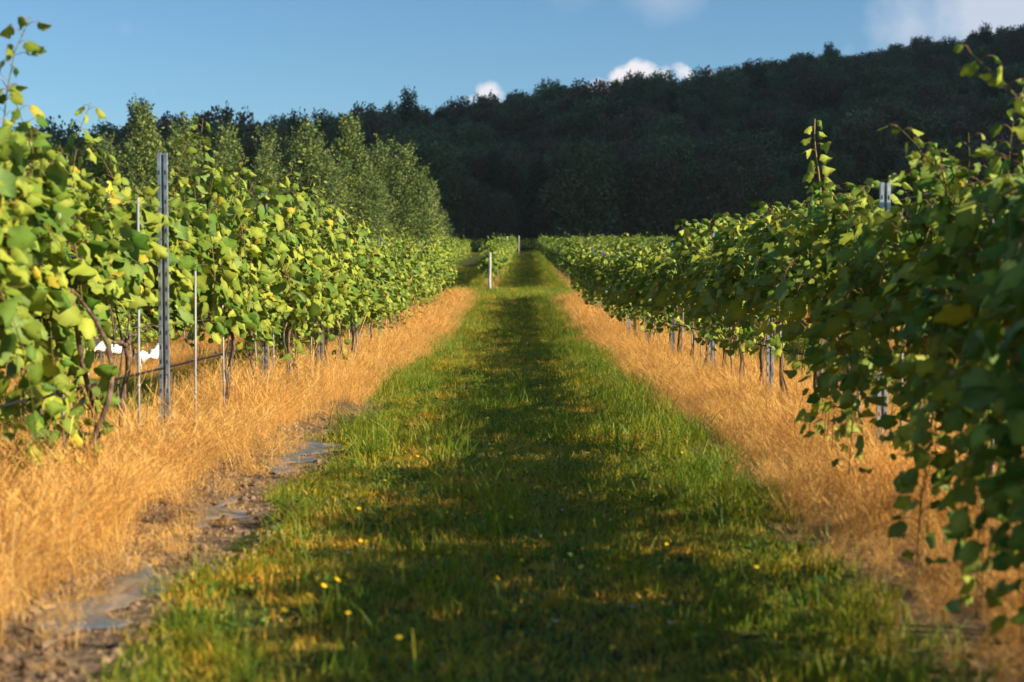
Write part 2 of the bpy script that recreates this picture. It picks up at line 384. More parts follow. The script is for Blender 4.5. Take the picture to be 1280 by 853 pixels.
_fol = 0
def vine_foliage(name, h=2.1, side=0.0, dens=1.0, low=.55, lod=0, width=1.38, tall=1, droop_reach=.55, droopn=5, yel=.01, cord=.85, thick=1.0, lown=5, lszf=1.0):
    """leafy shoots of one vine; local origin at the vine's foot, row along Y, sun side +X"""
    global rng, _fol
    _fol += 1; rng = np.random.default_rng(500+_fol)
    mb = MB(); P = []; TIP = []; NOR = []; SZ = []
    nc = int(15*dens)
    def shoot(pts, lsz, step, bare=0.0, stemr=.0045):
        pts = np.asarray(pts); seg = np.linalg.norm(np.diff(pts, axis=0), axis=1); Lc = np.concatenate([[0], np.cumsum(seg)])
        if lod == 0 or stemr > .006: mb.tube(pts, np.linspace(stemr, stemr*.5, len(pts)), 5 if lod == 0 else 4, 1,
                             np.array([.26, .13, .045])*(1-np.linspace(0, 1, len(pts))[:, None].repeat(5 if lod == 0 else 4, 0)*.5) + np.array([0, .07, 0])*np.linspace(0, 1, len(pts))[:, None].repeat(5 if lod == 0 else 4, 0))
        t = Lc[-1]*bare
        sgn = 1
        while t < Lc[-1]:
            f = t/Lc[-1]
            p = np.array([np.interp(t, Lc, pts[:, i]) for i in range(3)])
            a = rng.uniform(-.9, .9) + (0 if sgn > 0 else math.pi)
            out = np.array([math.cos(a), math.sin(a)*1.0, rng.uniform(-.1, .5)])
            out = out/np.linalg.norm(out)
            pet = rng.uniform(.05, .11)*(1-.4*f)
            q = p + out*pet + np.array([0, 0, .01])
            if lod == 0:
                mb.tube([p, (p+q)/2+np.array([0, 0, .012]), q], .0016, 3, 1, (.30, .14, .05))
            P.append(q); o2 = out*.8 + np.array([0, 0, -1.0+f*.5]) + rng.normal(0, .33, 3)
            TIP.append(o2)
            NOR.append(np.array([.95 if rng.random() < .66 else -.5, -.40, .30]) + out*.5 + rng.normal(0, .60, 3))
            SZ.append(lsz*rng.choice([.6, .8, 1.0, 1.15, 1.3])*rng.uniform(.9, 1.1)*(1.05-.5*f**2))
            sgn = -sgn; t += step*rng.uniform(.6, 1.4)
    lsz = (.107 if lod == 0 else .165)*lszf
    step = .038 if lod == 0 else .085
    for i in range(nc):
        y0 = (i+.5)/nc*width - width/2 + rng.uniform(-.06, .06)
        zt = h*rng.uniform(.88, 1.0)
        lean = rng.normal(0, .15)*thick; ly = rng.normal(0, .14)
        n = 8; tt = np.linspace(0, 1, n)
        x = lean*tt**1.2 + .05*np.sin(tt*6+rng.uniform(0, 6)); y = y0 + ly*tt + .04*np.sin(tt*5+rng.uniform(0, 6))
        z = cord + (zt-cord)*tt
        if rng.random() < .5:
            z[-2:] -= np.array([.02, .10]); x[-1] += .10*np.sign(lean)
        shoot(np.stack([x, y, z], 1), lsz, step)
        # lateral shoots that fill and thicken the hedge
        for _ in range(3):
            f = rng.uniform(.05, .8); b0 = np.array([np.interp(f, tt, x), np.interp(f, tt, y), np.interp(f, tt, z)])
            d = np.array([rng.choice([-1, 1])*rng.uniform(.12, .30)*thick, rng.uniform(-.2, .2), rng.uniform(-.2, .18)])
            u = np.linspace(0, 1, 4)[:, None]
            shoot(b0 + d*u + np.array([0, 0, -.12])*u**2, lsz*.86, step*1.05, .15, .003)
    # hanging shoots: arch out of the hedge and droop
    for i in range(droopn):
        y0 = rng.uniform(-width/2, width/2); sg = side if side else rng.choice([-1, 1])
        r = droop_reach*rng.uniform(.45, 1.0); zb = rng.uniform(low, low+.35); zs = rng.uniform(1.0, h*.8)
        tt = np.linspace(0, 1, 9); x = sg*r*np.sin(tt*math.pi/2*1.05); zz = zs + .25*np.sin(tt*math.pi)*.6 - (zs-zb)*tt**1.7
        y = y0 + rng.uniform(-.3, .3)*tt + .03*np.sin(tt*7)
        shoot(np.stack([x, y, zz], 1), lsz*1.05, step*1.15, .1, .004)
    for i in range(int(lown*dens)):            # low leaves round the fruiting zone
        y0 = rng.uniform(-width/2, width/2); tt = np.linspace(0, 1, 5)
        x = rng.uniform(-.22, .22)*tt; shoot(np.stack([x, y0 + rng.uniform(-.1, .1)*tt, cord - (cord-low)*tt], 1), lsz*.9, step*1.5, .05, .003)
    for i in range(tall):
        y0 = rng.uniform(-width/2, width/2)*.8; n = 8; tt = np.linspace(0, 1, n)
        e = h + rng.uniform(.08, .30)
        x = rng.normal(0, .12)*tt + .05*np.sin(tt*4); y = y0 + rng.normal(0, .15)*tt; z = cord + (e-cord)*tt
        x = x + .16*tt**4*rng.choice([-1, 1]); z = z - .06*tt**6; shoot(np.stack([x, y, z], 1), lsz*.9, step*.85, .3)
    P = np.array(P); n = len(P); SZ = np.array(SZ)
    leaves(mb, P, np.array(TIP), np.array(NOR), SZ, leaf_cols(n, yel), (LT, LF) if lod == 0 else (LT2, LF2))
    return mb.mesh(name, [M['leaf'], M['stem']])

def vine_trunk(name, lod=0, twist=False, cord=.88, width=1.38):
    mb = MB(); n = 12; tt = np.linspace(0, 1, n); k = 8 if lod == 0 else 5
    def wig(a, ph): return a*np.sin(tt*5+ph)*tt + a*.4*np.sin(tt*13+ph*2)
    ph = rng.uniform(0, 6); top = cord*rng.uniform(.9, 1.0)
    lx, ly = rng.normal(0, .05), rng.normal(0, .09)
    base = np.stack([lx*tt + wig(.03, ph), ly*tt + wig(.045, ph+1), -.08 + (top+.08)*tt], 1)
    r0 = rng.uniform(.017, .026)
    mb.tube(base, r0*(1.25-.5*tt)*(1+.12*np.sin(tt*23)), k, noise=.12 if lod == 0 else 0)
    if twist:
        for q in range(2):
            b2 = np.stack([lx*tt + .05*np.cos(tt*7+q*2.4) + (.30+.05*q)*np.sin(np.pi*tt**.8), ly*tt + .10*np.sin(tt*7+q*2.4), -.05 + (1.35+.05)*tt], 1)
            mb.tube(b2, .015*(1.2-.5*tt), k, noise=.12)
    if rng.random() < .5:
        b2 = base + np.stack([.03*np.sin(tt*6), .05*np.cos(tt*4+1)-.03, tt*.06], 1); mb.tube(b2, .010*(1.1-.4*tt), k, noise=.1)
    for sg in (-1, 1):                                  # the arms laid along the wire
        u = np.linspace(0, 1, 7); yy = base[-1, 1] + sg*u*(width/2); zz = base[-1, 2] + .06*np.sin(u*2.4) + .01*np.sin(u*15)
        xx = base[-1, 0]*(1-u) + .015*np.sin(u*9)
        mb.tube(np.stack([xx, yy, zz], 1), .013*(1.1-.5*u), k, noise=.1 if lod == 0 else 0)
    if lod == 0:
        for q in range(4):                              # older brown canes going up
            y0 = rng.uniform(-.5, .5); u = np.linspace(0, 1, 7)
            mb.tube(np.stack([.04*np.sin(u*4+q), y0+rng.normal(0, .1)*u, top + rng.uniform(.5, .9)*u], 1), .006*(1.1-.5*u), 5, col=(1, 1, 1))
    return mb.mesh(name, [M['bark']])

SP = 4.0/3
fol_L = [vine_foliage('foliage', (2.02, 2.2, 2.08, 2.28)[q % 4], 0, (.92, .66, .85, .58)[q % 4], (.5, .72, .35, .62)[q % 4], tall=(1, 2, 0, 1)[q % 4], droop_reach=.5, droopn=5+q % 3, yel=.015) for q in range(8)]
fol_R = [vine_foliage('foliage', (1.78, 2.06, 1.88, 1.80, 1.98)[q % 5], -1, (.85, .55, .75, .65)[q % 4], (.5, .4, .62)[q % 3], tall=(0, 1, 0, 2)[q % 4], droop_reach=.46, droopn=6, yel=.01, cord=1.10, lown=1) for q in range(7)]
fol_N = [vine_foliage('foliage', 1.95, -1, 1.0, lszf=.86, low=(.25, .05)[q % 2], tall=2, droop_reach=(.72, 1.0)[q % 2], droopn=(14, 26)[q % 2], yel=.01, cord=.95) for q in range(4)]
fol_F = [vine_foliage('foliage', 2.0, 0, 1.1, .5, lod=1, droop_reach=.45, droopn=5, yel=.02) for _ in range(5)]
fol_gap = [vine_foliage('foliage', 1.98, 0, .62, 1.0, tall=1, droop_reach=.25, droopn=1, yel=.02, cord=1.16, width=.85, thick=.45), vine_foliage('foliage', 2.1, 0, .8, .80, tall=2, droop_reach=.35, droopn=2, yel=.02, cord=1.0, width=1.0, thick=.6)]
fol_hang = [vine_foliage('foliage', 2.05, 1, .8, .08, tall=1, droop_reach=.3, droopn=7, yel=.02, width=1.1, thick=.7)]
trk = [vine_trunk('trunk') for _ in range(8)]; trk_tw = vine_trunk('trunk', twist=True)
trk_F = [vine_trunk('trunk', 1) for _ in range(4)]

ORD = ['first', 'second', 'third', 'fourth', 'fifth', 'sixth', 'seventh', 'eighth', 'ninth', 'tenth', 'eleventh', 'twelfth', 'thirteenth', 'fourteenth', 'fifteenth']
NTH = ['nearest', 'middle', 'farthest']
def place_vine(x, y, fm, tm, label, cat='grapevine', group=None, rz=0, s=1.0):
    r = empty('grapevine', (x, y, Tz(x, y)), rz); r.scale = (s, 1, s)
    tag(r, label, cat, group)
    a = link(bpy.data.objects.new('trunk', tm), r); b_ = link(bpy.data.objects.new('foliage', fm), r)
    return r

# ------------------------------------------------------------------ trellis posts, stakes, wires
def post_mesh(h, lod=0):
    mb = MB()
    # hat-profile post: two bright flanges and a recessed dark web between them
    for sg in (-1, 1):
        mb.box((sg*.022-.011, -.004, -.4), (sg*.022+.011, .0, h))
        xa = sg*.010
        mb.box((xa-.0015, .0005, -.4), (xa+.0015, .034, h-.002))
        xo = sg*.034
        mb.box((xo-.0015, .0005, -.4), (xo+.0015, .013, h-.002))
    mb.box((-.0080, .031, -.4), (.0080, .0335, h-.004))
    z = .15
    while z < h-.05:
        for sg in (-1, 1): mb.box((sg*.022-.003, -.0062, z), (sg*.022+.003, -.0045, z+.028), 1)
        z += .1
    return mb.mesh('post_body', [M['steel'], M['dark']], smooth=False)
def post(x, y, h, label, group, body, slots, rz=0):
    r = link(bpy.data.objects.new('trellis_post', body)); r.location = (x, y, Tz(x, y)); tag(r, label, 'post', group)
    r.rotation_euler = (rng.normal(0, .012), rng.normal(0, .014), rz)
    return r
pb_L, pb_R = post_mesh(2.10), post_mesh(1.86); ps_L = ps_R = None
def stake_mesh(h):
    mb = MB(); mb.tube([(0, 0, -.3), (0, 0, h*.5), (0, 0, h)], .0085, 6); mb.tube([(0, 0, h*.3), (0, 0, h*.3+.02)], .012, 6); return mb.mesh('stake', [M['stake']])
stk = [stake_mesh(1.75), stake_mesh(1.55), stake_mesh(1.30)]
rng = np.random.default_rng(77)
ROWS = {-2.4: ('left lane row', 9.8-8, 2.10, 50.0, fol_L, pb_L, ps_L, 0),
        2.4: ('right lane row', 9.2-8, 1.86, 47.5, fol_R, pb_R, ps_R, 0),
        -7.2: ('second left row', 13.0, 2.0, 50.0, fol_L, pb_L, ps_L, 1),
        7.2: ('second right row', 13.0, 1.9, 50.0, fol_R, pb_R, ps_R, 1),
        -12.0: ('third left row', 29.0, 2.0, 50.0, fol_L, pb_L, ps_L, 2),
        12.0: ('third right row', 29.0, 1.9, 50.0, fol_R, pb_R, ps_R, 2)}
TALL = None
for rx, (rname, y0, ph, yend, pool, pbm, psm, far) in ROWS.items():
    lit = 'sunlit' if rx < 0 else 'shaded'
    k = 0; yp = y0; first = True
    while yp < yend:
        vis = yp > abs(rx)/.37 - 1.0
        o = post(rx, yp, ph, f"slotted galvanised steel post, {ORD[k]} from the camera, {rname}", 'steel trellis posts of the near block', pbm, psm, R(180) if False else rng.normal(0, .06))
        for q in range(3):
            yv = yp + SP*(q+.5)
            if yv > yend: break
            if rx == 2.4 and yv < 2.6: fm = fol_R[1]
            elif rx == 2.4 and yv < 7.6: fm = fol_N[((k*3+q) % 2)*2 + (1 if yv < 5.2 else 0)]
            else: fm = pool[int(rng.integers(len(pool)))] if far == 0 else pool[(k*3+q) % len(pool)]
            if far == 2: fm = fol_F[(k*3+q) % 5]
            tm = trk[int(rng.integers(len(trk)))]
            if rx == -2.4 and k == 1 and q == 1: tm = trk_tw; fm = fol_hang[0]
            if rx == -2.4 and (k, q) in ((1, 2), (2, 0)): fm = fol_gap[q == 0]
            if rx == -2.4 and (k, q) == (1, 0): fm = fol_gap[1]
            rz = rng.normal(0, .07) + (0 if rx > 0 else (math.pi*0))
            nxt = f"posts {k+1} and {k+2}" if False else f"beyond the {ORD[k]} post"
            dx = rng.normal(0, .04)
            if rx == -2.4 and 7 < yv < 11: dx = -.17
            v = place_vine(rx + dx, yv, fm, tm, f"leafy {lit} grapevine, {rname}, {NTH[q]} of three {nxt}", group='grapevines of the near block', rz=rz, s=rng.uniform(.95, 1.05))
            if rx == 2.4 and TALL is None and yv > 10.9: TALL = v
            if far < 2:
                sx = rx + rng.choice([-1, 1])*rng.uniform(.02, .05); sy = yv + rng.uniform(-.12, .12)
                so = link(bpy.data.objects.new('vine_stake', stk[int(rng.integers(3))]))
                so.location = (sx, sy, Tz(sx, sy)); so.rotation_euler = (rng.normal(0, .03), rng.normal(0, .03), 0)
                tag(so, f"thin grey stake at {NTH[q]} vine beyond the {ORD[k]} post, {rname}", 'stake', 'thin vine stakes')
        k += 1; yp += 4.0
    # wires follow the terrain from end to end
    for zz, wn in ((.62, 'lowest'), (.92, 'second lowest'), (1.35, 'third lowest'), (1.72, 'topmost')):
        ys = np.arange(y0, yend+.1, 2.0)
        mb = MB(); mb.tube(np.stack([np.full_like(ys, rx-.005), ys, T(np.full_like(ys, rx), ys)+zz], 1), .0018 if zz != .62 else .008, 5)
        o = mb.obj('trellis_wire', [M['wire'] if zz != .62 else M['dark']])
        tag(o, f"{wn} of four wires strung along the {rname}", 'wire', 'trellis wires')

# the tall shoot that stands above the right row, and one nearer the camera
def tall_shoot(parent, base, top, nl, seed, lsz=.10):
    global rng
    mb = MB(); tt = np.linspace(0, 1, 10)
    base = np.array(base); top = np.array(top)
    pts = base + (top-base)*tt[:, None] + np.stack([.035*np.sin(tt*5), 0*tt, 0*tt], 1)
    mb.tube(pts, .009*(1.1-.6*tt), 6, 1, (.30, .20, .05))
    P = []; TI = []; NO = []; S = []
    for i in range(nl):
        f = (i+.5)/nl; p = np.array([np.interp(f, tt, pts[:, j]) for j in range(3)]); sg = 1 if i % 2 else -1
        out = np.array([sg*.8, rng.uniform(-.5, .3), .25]); out /= np.linalg.norm(out)
        q = p + out*.07*(1.2-f*.7); mb.tube([p, q], .0018, 3, 1, (.35, .12, .06))
        P.append(q); TI.append(out*np.array([1, 1, 0]) + np.array([0, 0, -.9+.7*f]) + rng.normal(0, .25, 3)); NO.append(np.array([.3, -.5, 1.0])+rng.normal(0, .3, 3)); S.append(lsz*(1.15-.55*f))
    leaves(mb, np.array(P), np.array(TI), np.array(NO), np.array(S), leaf_cols(nl, 0)*1.1, curl=1.5)
    o = mb.obj('tall_shoot', [M['leaf'], M['stem']], parent)
    o['label'] = 'tall thin shoot standing high above the rest of the vine'
tx, ty = TALL.location.x, TALL.location.y
TALL.rotation_euler = (0, 0, 0); TALL.scale = (1, 1, 1)
sd = ty/1778
tall_shoot(TALL, ((1018-640)*sd - tx, .0, 1.5), ((1022-640)*sd - tx, .0, 1.19+(357-150)*sd - TALL.location.z), 22, 3, .115)

# ------------------------------------------------------------------ far block beyond the cross track
end_posts = []
def greypost(x, y, h, label, brace=True):
    r = empty('end_post', (x, y, Tz(x, y))); tag(r, label, 'post', 'wooden end posts of the far block')
    mb = MB(); tt = np.linspace(-.3, h, 6); mb.tube(np.stack([tt*.01, tt*0, tt], 1), .065*(1.05-.02*np.arange(6)), 10, noise=.03); mb.obj('post_body', [M['greywood']], r)
    if brace:
        mb = MB(); mb.tube([(0, -.02, h*.8), (0, -1.1, 0)], .006, 5); mb.obj('anchor_wire', [M['wire']], r)
ek = 0
far_pts = []; ndone = 0
for bi, off in enumerate(BLOCK2):
    ya, yb = 63.0, (178.0 if off > -3 else 122.0)
    side = 'left' if off < 0 else 'right'; nn = round((abs(off)-1.8)/3.6)
    if off < 0 or 5 < off < 10:
        greypost(lane2(ya)+off, ya-1.0, 1.6,
             f"weathered pale wooden end post of the {ORD[nn]} far row {side} of the lane", True)
    yv = ya; i = 0
    nind = 24 if abs(off) < 3 else (12 if abs(off) < 6 else 5)
    while yv < yb:
        x = lane2(yv)+off + rng.normal(0, .05)
        if i < nind:
            lab = (f"bright green grapevine at the near end of {ORD[nn]} far row {side} of the lane" if i == 0 else f"bright green grapevine inside the {ORD[nn]} far row {side} of the lane")
            place_vine(x, yv, fol_F[int(rng.integers(5))], trk_F[i % 4], lab, group=f"grapevines inside the {ORD[nn]} far row on the {side}", rz=rng.normal(0, .06), s=rng.uniform(.95, 1.15))
        else:
            far_pts.append((x, yv, Tz(x, yv), rng.normal(0, .08), rng.uniform(.9, 1.08)+.45*(fbm(np.array(yv/7+bi*3.3), np.array(bi*5.1), 50)-.42), int(rng.integers(5))))
        yv += 1.45; i += 1
for x in np.arange(-7, 62, 1.45):       # the headland row that closes the top of the lane
    if abs(x-1.0) < 0: continue
    far_pts.append((x, 185.5+rng.normal(0, .1), Tz(x, 185.5), math.pi/2, rng.uniform(.85, 1.15), int(rng.integers(5))))
far_pts = np.array(far_pts)
scatter('distant_vines', [proto('vine_source', f) for f in fol_F], far_pts[:, :3], far_pts[:, 3], far_pts[:, 4], far_pts[:, 5].astype(int))
# second post seen on the far left row, further up the slope
for (x, y, lab) in ((lane2(112)-1.7, 110., 'pale wooden post rising above the far left row, upper part of the slope'), (lane2(165)-1.0, 168., 'small pale wooden post at the top end of the far lane')):
    greypost(x, y, 2.3, lab, False)

# ------------------------------------------------------------------ grass
rng = np.random.default_rng(31)
def tuft_mesh(name, n, rad, h0, h1, wdt, cols, bend, m, head=False, lean=(0, 0)):
    mb = MB(); k = 4
    a = rng.uniform(0, 6.283, n); r = rad*np.sqrt(rng.random(n)); bx, by = r*np.cos(a), r*np.sin(a)
    az = rng.uniform(0, 6.283, n); H = rng.uniform(h0, h1, n); bd = H*rng.uniform(.1, 1, n)*bend
    W = wdt*rng.uniform(.6, 1.3, n); f = np.linspace(0, 1, k)
    fa = rng.uniform(0, 6.283, n)
    dx = np.cos(az)[:, None]*bd[:, None]*f**2 + lean[0]*H[:, None]*f**1.5; dy = np.sin(az)[:, None]*bd[:, None]*f**2 + lean[1]*H[:, None]*f**1.5
    z = H[:, None]*f*(1-.25*bend*f)
    ww = W[:, None]*(1-f**1.5*.85)/2
    if head: ww = W[:, None]*np.array([.6, .5, .55, 1.3])[None]/2
    cx = bx[:, None]+dx; cyy = by[:, None]+dy
    px, py = np.cos(fa)[:, None]*ww, np.sin(fa)[:, None]*ww
    V = np.empty((n, k, 2, 3)); V[:, :, 0] = np.stack([cx-px, cyy-py, z], -1); V[:, :, 1] = np.stack([cx+px, cyy+py, z], -1)
    base = (np.arange(n)*k*2)[:, None]; j = np.arange(k-1)[None]*2
    F = np.stack([base+j, base+j+1, base+j+3, base+j+2], -1).reshape(-1, 4)
    cc = np.array(cols); c = cc[rng.integers(len(cc), size=n)]*rng.uniform(.75, 1.2, (n, 1))
    mb.add(V.reshape(-1, 3), F, 0, np.repeat(c, k*2, 0))
    if head:                                # fine side hairs of the seed heads
        q = n; i = rng.integers(n, size=q*4); t = rng.uniform(.6, 1.0, q*4)
        tx_ = np.array([np.interp(t_, f, cx[i_]) for t_, i_ in zip(t, i)]); ty_ = np.array([np.interp(t_, f, cyy[i_]) for t_, i_ in zip(t, i)]); tz_ = np.array([np.interp(t_, f, z[i_]) for t_, i_ in zip(t, i)])
        d = rng.normal(0, 1, (q*4, 3)); d[:, 2] = np.abs(d[:, 2])*.8+.3; d = nz(d)*rng.uniform(.02, .045, (q*4, 1))
        p0 = np.stack([tx_, ty_, tz_], -1); s_ = nz(np.cross(d, rng.normal(0, 1, (q*4, 3))))*.0013
        V = np.stack([p0-s_, p0+s_, p0+d], 1).reshape(-1, 3)
        mb.add(V, np.arange(q*12).reshape(-1, 3), 0, np.repeat(c[i]*1.1, 3, 0))
    return mb.mesh(name, [m])
G = [(.135, .20, .024), (.18, .235, .030), (.085, .155, .028), (.36, .33, .055), (.44, .35, .10)]
S_ = [(.80, .47, .12), (.90, .58, .18), (.64, .36, .10), (.92, .68, .30), (.42, .25, .10)]
gr = [tuft_mesh('g', 46, .10, .022, .072, .0042, G, .9, M['grass']) for _ in range(4)]
gr_t = [tuft_mesh('g', 34, .10, .06, .20, .0048, G[:3], .8, M['grass']) for _ in range(3)]
gr_y = [tuft_mesh('g', 46, .11, .02, .07, .0040, G[3:]+[(.30, .19, .06)], 1.2, M['grass']) for _ in range(2)]
# clover-like ground leaves
def clover_mesh():
    mb = MB(); n = 30; a = rng.uniform(0, 6.28, n); r = .1*np.sqrt(rng.random(n))
    P = np.stack([r*np.cos(a), r*np.sin(a), rng.uniform(.02, .07, n)], 1)
    leaves(mb, P, np.stack([np.cos(a), np.sin(a), 0*a], 1)+rng.normal(0, .3, (n, 3)), np.array([[0, 0, 1.]])+rng.normal(0, .3, (n, 3)), rng.uniform(.015, .03, n), np.array([.07, .16, .03])*rng.uniform(.7, 1.3, (n, 1)), (LT2, LF2))
    return mb.mesh('c', [M['grass']])
gr_c = [clover_mesh()]
GP = [proto('grass_source', x) for x in gr+gr_t+gr_y+gr_c]      # 0-3 short, 4-6 tall, 7-8 dry, 9 clover
dr = [tuft_mesh('s', 62, .11, .16, .50, .0026, S_, .75, M['straw'], True, l) for l in ((.1, 0), (.35, -.1), (-.2, .1), (.25, .3))]
dr_t = [tuft_mesh('s', 14, .14, .45, .85, .0032, S_, .5, M['straw'], True, l) for l in ((.1, 0), (-.15, .1))]
dr_m = [tuft_mesh('s', 60, .13, .04, .16, .0030, S_, 2.2, M['straw']) for _ in range(2)]
DP = [proto('straw_source', x) for x in dr+dr_m+dr_t]                # 0-3 standing, 4-5 matted

def rand_pts(x0, x1, y0, y1, dens):
    n = int((x1-x0)*(y1-y0)*dens); return rng.uniform(x0, x1, n), rng.uniform(y0, y1, n)
gx, gy, gs_, gi_ = [], [], [], []
def lane(x0, x1, y0, y1, dens, sc, shift=0.0, far=False):
    x, y = rand_pts(x0, x1, y0, y1, dens)
    c = (x0+x1)/2; hw = (x1-x0)/2
    edge = np.abs(x-c)/hw
    wob = (fbm(x*.0+3, y*.7, 21)-.5)*.35
    keep = (edge < .93+wob) | (rng.random(len(x)) < .25)
    if x0 == -1.5 and y0 < 10: keep &= (x < 1.02 + .06*y + .1*np.sin(y*1.7)) | (rng.random(len(x)) < .12)
    if x0 == -1.5 and y0 < 10: keep &= (x > -1.22 + .12*np.sin(y*2.1)) | (rng.random(len(x)) < .05); x, y, edge = x[keep], y[keep], edge[keep]
    nz_ = fbm(x*.8, y*.45, 5); u = rng.random(len(x))
    right = np.clip((x-c)/hw, -1, 1)
    dry = (nz_ > .47 + .09*right) & (u < .78) | (u < .14)
    tallm = (~dry) & (u > .93 - .22*np.clip((edge-.55)*2.2, 0, 1) - .25*np.clip(right-.25, 0, 1))
    i = rng.integers(0, 4, len(x)); i[dry] = 7 + rng.integers(0, 2, dry.sum()); i[tallm] = 4 + rng.integers(0, 3, tallm.sum())
    i[(u > .44) & (u < .50)] = 9; s0 = np.where(i < 7, .88 + np.where(y < 14, .9, .35)*np.clip(fbm(x*1.7+4, y*1.1, 66)-.48, 0, 1)*3, .9)
    s = s0*sc*rng.uniform(.7, 1.25, len(x))*(1 + .25*(nz_-.5))*(1+.45*np.clip(edge-.5, 0, 1))
    gx.append(x+shift*(y-60)*.0095 + (lane2(60) if shift else 0)); gy.append(y); gs_.append(s); gi_.append(i)
lane(-1.5, 1.5, 2.6, 14, 150, 1.0); lane(-1.5, 1.5, 14, 30, 95, 1.15); lane(-1.5, 1.5, 30, 50, 50, 1.5); lane(1.0, 6, 47, 52, 25, 1.6)
for c in (-4.8, 4.8): lane(c-1.4, c+1.4, 8, 26, 60, 1.25); lane(c-1.4, c+1.4, 26, 50, 22, 1.7)
for c in (-9.6, 9.6): lane(c-1.4, c+1.4, 24, 50, 20, 1.7)
lane(-14, 14, 49.5, 63, 20, 1.6)
lane(-1.7, 1.7, 62.5, 120, 20, 1.8, 1); lane(-1.7, 1.7, 120, 186, 9, 2.4, 1)
lane(1.9, 5.4, 62.5, 120, 6, 2.2, 1); lane(-5.4, -1.9, 62.5, 106, 6, 2.2, 1)
lane(-30, 60, 178, 192, 2, 3.5, 1)
gx, gy, gs_, gi_ = map(np.concatenate, (gx, gy, gs_, gi_))
scatter('lane_grass', GP, np.stack([gx, gy, T(gx, gy)-.004], 1), rng.uniform(0, 6.28, len(gx)), gs_, gi_, rng.normal(0, .12, (len(gx), 2)))

sxs, sys_, ss, si, stl = [], [], [], [], []
def straw(rx, y0, y1, dens, sc, w0=-1.15, w1=1.15):
    x, y = rand_pts(rx+w0, rx+w1, y0, y1, dens)
    d = (x-rx); e = np.abs(d)
    lane_side = (d*np.sign(rx) < 0)
    wob = (fbm(y*.55, y*0+rx, 31)-.5)*.7
    lim = np.where(lane_side, 1.02+.30*np.clip((9-y)/4, 0, 1)*(rx == 2.4)+wob+.28*np.clip((y-22)/10, 0, 1), 1.05)
    u = rng.random(len(x)); keep = e < lim
    n = fbm(x*1.3, y*.9, 41); keep &= u < np.where(e < .25, .6, 1.0)
    # bare, film-covered gap along the lane edge of the left row close to the camera
    if rx == -2.4:
        gap = (x > -1.92 + .14*np.sin(y*1.3) + .08*np.sin(y*3.1)) & (y < 14); keep &= ~(gap & (u < np.where(x > -1.45, .80, .5))); keep &= ~((x > -1.25) & (y < 14))
    keep &= (n > .24)
    x, y, e, u, n = x[keep], y[keep], e[keep], u[keep], n[keep]
    mat_ = ((e > .80) & (u < .45)) | ((rx == -2.4) & (y < 14) & (x > -1.9) & (rng.random(len(x)) < .85)); i = rng.integers(0, 4, len(x)); i[mat_] = 4 + rng.integers(0, 2, mat_.sum())
    tl = (e < .75) & (rng.random(len(x)) < .10) & (y < 32); i[tl] = 6 + rng.integers(0, 2, tl.sum())
    s = sc*rng.uniform(.6, 1.15, len(x))*(1.0-.62*np.clip(e-.25, 0, 1))*(.25+1.3*n)*(.86 if rx == 2.4 else 1.0)*(1+.35*np.clip((y-24)/8, 0, 1)*np.clip(e+.2, 0, 1))
    sxs.append(x); sys_.append(y); ss.append(s); si.append(i); stl.append(rng.normal(0, .16, (len(x), 2)))
for rx in (-2.4, 2.4):
    straw(rx, 2.2, 14, 105, 1.0, -1.4, 1.4); straw(rx, 14, 30, 75, 1.05); straw(rx, 30, 49.5 if rx < 0 else 47.0, 42, 1.2)
for rx in (-7.2, 7.2): straw(rx, 13, 30, 40, 1.1); straw(rx, 30, 49.5, 25, 1.2)
for rx in (-12., 12.): straw(rx, 28, 49.5, 16, 1.3)
sxs, sys_, ss, si, stl = map(np.concatenate, (sxs, sys_, ss, si, stl))
scatter('dry_grass', DP, np.stack([sxs, sys_, T(sxs, sys_)-.01], 1), rng.normal(0, .6, len(sxs)), ss, si, stl)
# straw at the feet of the far block's rows
fx, fy = rand_pts(0, 1, 62, 100, 9); fo = np.array([-1.8, 1.8])[rng.integers(2, size=len(fx))]
fx = lane2(fy)+fo+(fx-.5)*.7
scatter('dry_grass_tufts', DP[:2], np.stack([fx, fy, T(fx, fy)], 1), rng.uniform(0, 6, len(fx)), rng.uniform(.5, .9, len(fx)), rng.integers(0, 2, len(fx)))

# ------------------------------------------------------------------ torn mulch film along the left row
def film(x0, x1, y0, y1, label):
    nx, ny = 22, max(12, int((y1-y0)/.035)); X, Y = np.meshgrid(np.linspace(0, 1, nx), np.linspace(y0, y1, ny))
    wv = (fbm(Y*5.9, Y*0+x0*5, 3)-.5)*.30; wv2 = (fbm(Y*6.3+9, Y*0, 4)-.5)*.40
    PX = x0 + wv + (x1+wv2-x0-wv)*X
    taper = np.clip(np.minimum(Y-y0, y1-Y)/.3, .1, 1); mid = (x0+x1)/2; PX = mid + (PX-mid)*taper
    PZ = T(PX, Y) + .002 + .026*fbm(PX*14, Y*9, 8)*np.sin(np.pi*np.clip(X, .02, .98))**.5
    V = np.stack([PX, Y, PZ], -1).reshape(-1, 3)
    i = np.arange(ny-1)[:, None]*nx; j = np.arange(nx-1)[None]
    F = np.stack([i+j, i+j+1, i+nx+j+1, i+nx+j], -1).reshape(-1, 4)
    o = link(bpy.data.objects.new('mulch_film', mesh_np('mulch_film', V, F, M['film'])))
    s = o.modifiers.new('t', 'SOLIDIFY'); s.thickness = .0008
    tag(o, label, 'plastic sheet', 'torn mulch film')
film(-1.66, -1.42, 4.6, 6.0, 'dark wrinkled plastic film with straw on it, at the bottom left corner')
film(-1.66, -1.46, 6.9, 8.0, 'short torn strip of dark plastic film between dry grass and lane, middle one')
